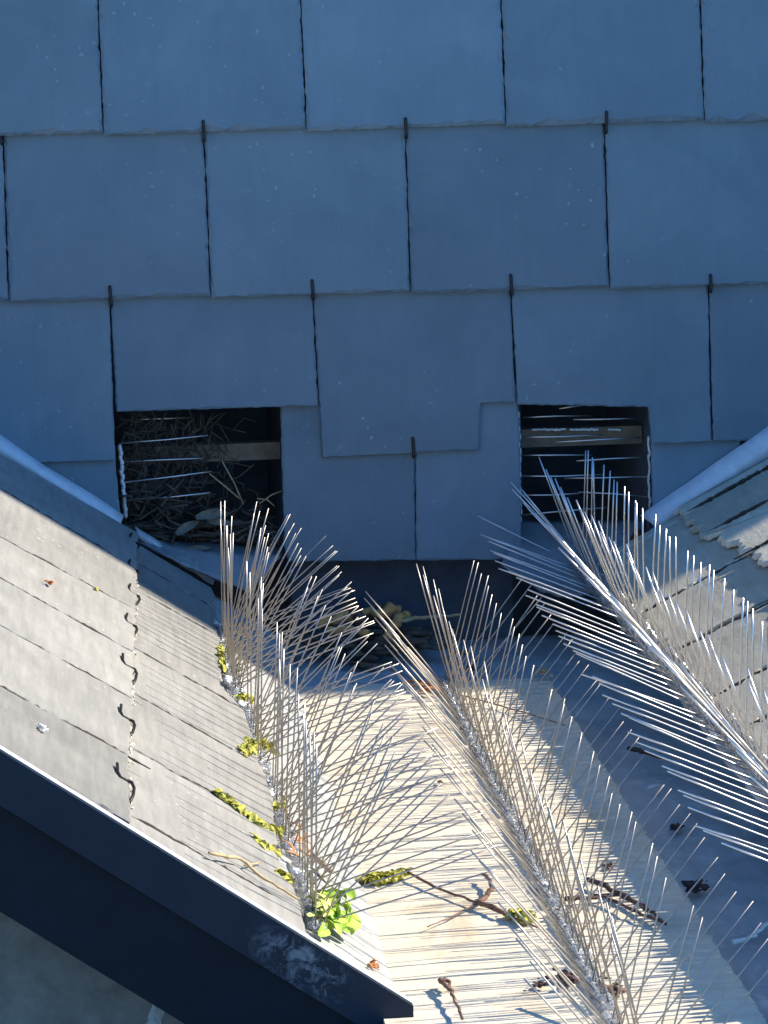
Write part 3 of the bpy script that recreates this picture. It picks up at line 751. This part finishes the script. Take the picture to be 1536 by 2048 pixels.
for u, v, L in ((830, 1378, .03), (848, 1385, .04), (862, 1392, .03), (850, 1394, .02)):
    a, b = FLOOR.px(u, v); leafpatch(bm, FLOOR.frame(a, b, .006, ru(-.5, .3)), L, .012, .5, 4)
loose('orange_leaf', 'orange brown shrivelled leaf at the far end of the gutter board', 'leaf', bm, M['orange'])
bm = bmesh.new()
for k in range(12):
    a, b = LEFT.px(592+rg(9), 1690+k*5-25); leafpatch(bm, LEFT.frame(a, b, ru(.008, .02), rnd()*6), ru(.015, .03), .006, .3, 3)
loose('rusty_leaf', 'rusty orange leaf shreds caught in the left eave spikes', 'leaf', bm, M['orange'])
# feather
ft = empty('feather', 'small black feather with white tip lying by the left eave spikes', 'feather', tuple(LEFT.at(640, 1735, .012)))
def fpt(t, s, h=0): return LEFT.at(598+75*t, 1700+68*t, .012+h) + LEFT.eb*s*.012*math.sin(math.pi*min(1, .1+.9*t))**.6
def vane(t0, t1):
    bm = bmesh.new(); n = 7; g = [[bm.verts.new(fpt(t0+(t1-t0)*i/n, s, .003*(1-abs(s)))) for s in (-1, -.4, .4, 1)] for i in range(n+1)]
    for i in range(n):
        for k in range(3): bm.faces.new((g[i][k], g[i][k+1], g[i+1][k+1], g[i+1][k]))
    return bm
part('vane', vane(.25, .78), M['twig_dark'], ft); part('tip', vane(.785, 1.0), M['white'], ft)
bm = bmesh.new(); tube(bm, [fpt(t, 0, .0035) for t in (0, .3, .6, .95)], [.001, .0009, .0007, .0004], 5); part('quill', bm, M['straw'], ft)
# crumbs and clods
def clod(label, pl, u, v, r, mat, name='clod', n=9, h=.004, cat='debris'):
    bm = bmesh.new(); a, b = pl.px(u, v)
    for k in range(n*3): lump(bm, pl.w(a+rg(r*.5), b+rg(r*.75), h+abs(rg(r*.35))), r*ru(.12, .42), (ru(.7, 1.5), ru(.7, 1.5), ru(.4, .8)), 1, .8)
    return loose(name, label, cat, bm, mat)
clod('dark clod at the foot of the nearest spike strip on the board', FLOOR, 1130, 1968, .011, M['crumb'], n=14)
clod('small dark crumb left of the nearest board spike strip', FLOOR, 1079, 1979, .006, M['crumb'])
clod('reddish clod among the nearest board spikes, right of the strip', FLOOR, 1228, 1990, .010, M['twig'])
clod('small red brown leaf crumb on the board above the forked stick', FLOOR, 1217, 1740, .006, M['twig'])
clod('tiny brown crumb near the middle of the gutter board', FLOOR, 880, 1570, .004, M['twig'], n=5)
clod('grey brown debris tuft on the far right corner of the board', FLOOR, 1083, 1360, .010, M['straw'], n=10, h=.008)
clod('dark leaf scrap beside the first board spike strip', FLOOR, 945, 1345, .008, M['crumb'])
clod('black round clod in the shaded lead gutter', FLOOR, 1392, 1748, .012, M['crumb'], h=-.018, n=12)
clod('small black scrap in the lead gutter beside the board edge', FLOOR, 1352, 1625, .008, M['crumb'], h=-.02)
clod('orange lichen crumb on the upper left slates', LEFT, 84, 1182, .006, M['orange'], h=.020, n=6)
clod('yellow lichen crumb on the slate joint of the left roof', LEFT, 180, 1195, .005, M['moss'], h=.020, n=5)
clod('reddish crumb at the lower end of the left roof', LEFT, 748, 1930, .007, M['orange'], h=.005, n=6)
clod('white bird dropping on the left roof slates', LEFT, 75, 1478, .006, M['white'], h=.018, n=6)
clod('white sealant knob at the top of the left eave', LEFT, 434, 1262, .009, M['silicone'], h=.014, n=6, name='sealant_knob')
bm = bmesh.new(); a, b = FLOOR.px(1312, 1550); leafpatch(bm, FLOOR.frame(a, b, -.016, .6), .03, .008, .2, 4); loose('white_flake', 'small white flake lying in the shaded lead gutter', 'flake', bm, M['white'])
twig('white curved twig in the lead gutter at the right edge', FLOOR, [(((1466, 1856), (1490, 1853), (1515, 1838), (1545, 1808)), .0030)], M['white'], 'twig', -.02)
twig('short black twig in the gutter under the right spikes', FLOOR, [(((1258, 1479), (1285, 1485), (1322, 1497)), .0034)], M['twig_dark'], 'twig', -.018)
bm = bmesh.new(); A, B = FLOOR.at(1112, 2010, .03), FLOOR.at(1172, 2056, .012); tube(bm, [A, A.lerp(B, .5), B], .0022, 6)
loose('loose_wire', 'single bright loose wire lying at the bottom of the board', 'wire', bm, M['wire'])
# heap at the wall foot
HEAP = Plane((0, 0, .022), Vector((1, 0, 0)), Vector((0, 1, 0)), Vector((0, 0, 1)))
def stalk(label, pts, w, mat, name='dry_stalk', dy=0, lift=0):
    bm = bmesh.new(); P = []
    for (u, v) in pts: P.append(HEAP.at(u, v, w*.6 + lift*.5))
    Q = []
    for A, B in zip(P, P[1:]):
        for k in range(6): Q.append(A.lerp(B, k/6) + Vector((rg(w*.15), rg(w*.4), rg(w*.3))))
    Q.append(P[-1]); tube(bm, Q, [w*ru(.65, 1.25) for _ in Q], 7); return loose(name, label, 'twig', bm, mat)
stalk('thick brown bark curl on the dark gutter floor by the spikes', ((655, 1215), (690, 1222), (712, 1236), (722, 1258)), .0085, M['twig'], 'bark_curl', lift=.012)
stalk('pale flattened stalk on the dark gutter floor under the wall', ((632, 1262), (690, 1248), (740, 1240), (800, 1232)), .0085, M['stalk'], lift=.008)
stalk('second pale stalk, split, below the flattened one', ((655, 1268), (700, 1262), (735, 1272)), .006, M['stalk'])
stalk('short upright leaf scrap at the right end of the stalk heap', ((775, 1285), (785, 1262), (800, 1245), (815, 1240)), .007, M['stalk'], lift=.006)
stalk('long thin straw running right from the stalk heap', ((790, 1252), (850, 1243), (920, 1238)), .0028, M['straw'], 'straw', lift=.01)
stalk('thin straw arching over the stalk heap towards the wall', ((650, 1228), (690, 1205), (750, 1190)), .0016, M['straw'], 'straw', lift=.02)
stalk('fine straw crossing in front of the wall foot', ((735, 1200), (760, 1225), (790, 1240)), .0012, M['straw'], 'straw', lift=.02)
bm = bmesh.new()
for k in range(230):
    u = 735+rg(75); p = HEAP.at(u, 1252+rg(13)); p.z = ru(-.022, .024)*max(.1, 1-abs(u-720)/170); lump(bm, p, ru(.003, .010), (1.8, 1, .5), 1, .6)
o = loose('leaf_litter', 'brown leaf litter scattered on the dark gutter floor', 'litter', bm, M['nest'], kind='stuff')
# nest in the left opening
bm = bmesh.new()
for k in range(210):
    u = 255+290*rnd()**1.5; v = min(1095, 1088-abs(rg(58))*(1.15-.6*(u-255)/290)); dp = ru(.0, .12)
    c = WALL.at(u, v) + Vector((0, dp, 0)); d = Vector((rg(1), rg(.4), rg(.45))).normalized(); L = ru(.02, .075)
    q = Vector((rg(.008), rg(.006), rg(.008))); tube(bm, [c-d*L*.5, c+q, c+d*L*.5], ru(.0007, .0022), 5)
for k in range(150):
    c = WALL.at(260+230*rnd()**1.4, ru(840, 1010)) + Vector((0, ru(.012, .045), 0)); d = Vector((rg(1), rg(.3), rg(1))).normalized(); L = ru(.02, .06)
    tube(bm, [c-d*L*.5, c+Vector((rg(.006), 0, rg(.006))), c+d*L*.5], ru(.0005, .0011), 4)
for k in range(130):
    c = WALL.at(256+150*rnd()**1.3, ru(850, 1040)) + Vector((0, ru(.035, .06), 0)); d = Vector((rg(1), rg(.2), rg(1))).normalized(); L = ru(.02, .05)
    tube(bm, [c-d*L*.5, c+Vector((rg(.008), 0, rg(.008))), c+d*L*.5], ru(.0008, .002), 4)
for k in range(40): lump(bm, WALL.at(ru(270, 540), ru(1050, 1100)) + Vector((0, ru(.02, .13), 0)), ru(.006, .014), (1.8, 1, .35), 2, .6)
loose('bird_nest', 'tangled bird nest of twigs filling the left wall opening', 'nest', bm, M['nest'])
bm = bmesh.new()
for (u, v, L, w, an) in ((425, 1030, .05, .016, .1), (440, 1045, .04, .012, -.2), (375, 1055, .04, .014, .5), (395, 1098, .045, .009, .1)):
    c = WALL.at(u, v) + Vector((0, -.004, 0)); leafpatch(bm, Matrix.Translation(c) @ Matrix.Rotation(math.radians(60), 4, 'X') @ Matrix.Rotation(an, 4, 'Z'), L, w, .3, 5)
loose('dry_leaf', 'dry tan leaves lying on the front of the nest', 'leaf', bm, M['dryleaf'])
bm = bmesh.new()
for pts in (((445, 925), (470, 970), (488, 1012)), ((420, 950), (450, 975), (480, 1000)), ((520, 1010), (545, 992), (565, 985)), ((515, 1000), (535, 1002), (550, 1015))):
    tube(bm, [WALL.at(*p) + Vector((0, .012, 0)) for p in pts], .0011, 5)
loose('nest_straw', 'loose straws poking out of the nest beside the spike tips', 'straw', bm, M['straw'])
